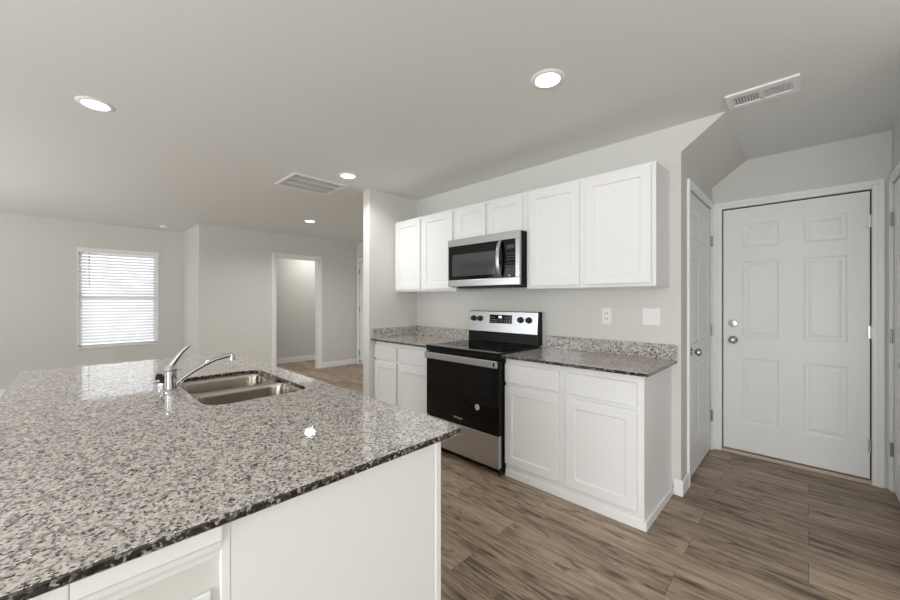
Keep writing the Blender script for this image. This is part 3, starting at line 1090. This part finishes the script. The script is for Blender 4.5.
def ring_slab(outer, inner, levels):
    """closed solid with a hole; levels = list of (z, inset)."""
    t = bmesh.new()

    def lay(poly, z, ins, sign):
        n_ = len(poly)
        out_ = []
        for i_ in range(n_):
            p0, p1, p2 = Vector(poly[i_ - 1]), Vector(poly[i_]), Vector(poly[(i_ + 1) % n_])
            tt = (p2 - p0).normalized()
            nn = Vector((-tt.y, tt.x)) * sign
            q_ = p1 + nn * ins
            out_.append(t.verts.new((q_.x, q_.y, z)))
        return out_
    lo_ = [lay(outer, z, i_, 1) for z, i_ in levels]
    li_ = [lay(inner, z, i_, -1) for z, i_ in levels]
    for L_ in (lo_, li_):
        for a, b_ in zip(L_, L_[1:]):
            n_ = len(a)
            for k_ in range(n_):
                t.faces.new((a[k_], a[(k_ + 1) % n_], b_[(k_ + 1) % n_], b_[k_]))
    n_ = len(outer)
    for o_, i_ in ((lo_[0], li_[0]), (lo_[-1], li_[-1])):
        for k_ in range(n_):
            t.faces.new((o_[k_], o_[(k_ + 1) % n_], i_[(k_ + 1) % n_], i_[k_]))
    bmesh.ops.recalc_face_normals(t, faces=t.faces)
    return t


isl = thing('island_countertop', (-1.97, .33, .866), 'large speckled granite slab covering the island', 'countertop')
m = MB()
m._add(ring_slab(rrect(IX0, IX1, IY0, IY1, .018), rrect(SX0, SX1, SY0, SY1, .075),
                 [(.8685, .003), (.8715, .0), (.884, 0.0), (.8878, .0015), (.889, .004)]))
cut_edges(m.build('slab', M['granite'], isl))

# sink: two stainless bowls under the cut-out
sk = thing('sink', ((SX0 + SX1) / 2, (SY0 + SY1) / 2, .70), 'double bowl stainless sink set under the island slab', 'sink')
xm = (SX0 + SX1) / 2 - .01


def bowl(x0, x1, y0, y1, depth):
    t = bmesh.new()
    zt = .8675
    levels = [(-.012, zt), (0.0, zt), (.003, zt - .004), (.006, zt - .02), (.016, zt - depth + .03), (.024, zt - depth + .010), (.045, zt - depth), ]
    rings = []
    for ins, z in levels:
        rr_ = max(.062 - ins * .3, .02)
        rings.append([t.verts.new((a, b_, z)) for a, b_ in rrect(x0 + ins, x1 - ins, y0 + ins, y1 - ins, rr_)])
    for a, b_ in zip(rings, rings[1:]):
        n_ = len(a)
        for k_ in range(n_):
            t.faces.new((a[k_], a[(k_ + 1) % n_], b_[(k_ + 1) % n_], b_[k_]))
    t.faces.new(rings[-1])
    bmesh.ops.recalc_face_normals(t, faces=t.faces)
    for f_ in t.faces:
        f_.normal_flip()
    return t


for x0, x1 in ((SX0 - .004, xm - .011), (xm + .011, SX1 + .004)):
    m = MB(); m._add(bowl(x0, x1, SY0 - .004, SY1 + .004, .19))
    bo = m.build('bowl', M['basin'], sk, smooth=True)
    m = MB(); m.lathe([(.055, .001), (.052, .003), (.040, .002), (.036, -.004), (0, -.004)], T((x0 + x1) / 2, (SY0 + SY1) / 2, .6785))
    m.build('drain', M['chrome'], bo, smooth=True)

# faucet
FX0, FY0 = -2.0, .302
fc = thing('faucet', (FX0, FY0, ZT), 'chrome single lever faucet standing behind the sink', 'faucet')
m = MB()
m.lathe([(0, 0), (.034, 0), (.034, .004), (.030, .009), (.024, .013), (0, .013)], T(FX0, FY0, ZT))
m.build('base_flange', M['chrome'], fc, smooth=True)
m = MB()
m.lathe([(.0215, .011), (.0215, .085), (.026, .090), (.0265, .095), (.022, .101), (.018, .112), (.010, .120), (0, .122)], T(FX0, FY0, ZT))
m.build('body', M['chrome'], fc, smooth=True)
pts = [(FX0, .314, .908), (FX0, .345, .938), (FX0, .385, .966), (FX0, .43, .992), (FX0, .475, 1.010), (FX0, .515, 1.019), (FX0, .545, 1.022)]
m = MB().tube(pts, [.0105, .0105, .010, .0098, .0095, .0095, .010], 16)
sp_ = m.build('spout', M['chrome'], fc, smooth=True)
m = MB(); m.cyl((FX0, .543, 1.026), (FX0, .543, .998), .0115, .0115, 20); m.build('aerator', M['chrome'], sp_, smooth=True)
m = MB().tube([(FX0, .302, 1.000), (FX0 + .002, .318, 1.024), (FX0 + .004, .336, 1.052), (FX0 + .006, .356, 1.074), (FX0 + .008, .370, 1.086)], [.016, .015, .011, .0105, .008], 14, .75)
m.build('lever', M['chrome'], fc, smooth=True)
sy = thing('side_sprayer', (-2.062, .272, ZT), 'chrome side sprayer with black grip beside the faucet', 'sprayer')
m = MB(); m.lathe([(0, 0), (.024, 0), (.024, .004), (.018, .012), (.016, .030), (.020, .034), (0, .034)], T(-2.062, .282, ZT))
m.build('holder', M['chrome'], sy, smooth=True)
m = MB().tube([(-2.062, .282, .920), (-2.062, .281, .936), (-2.062, .273, .948), (-2.062, .259, .952)], [.012, .014, .014, .012], 14)
m.build('grip', M['blackp'], sy, smooth=True)
m = MB().tube([(-2.062, .283, .931), (-2.062, .264, .930), (-2.062, .240, .926)], [.009, .010, .005], 12)
m.build('nozzle', M['chrome'], sy, smooth=True)
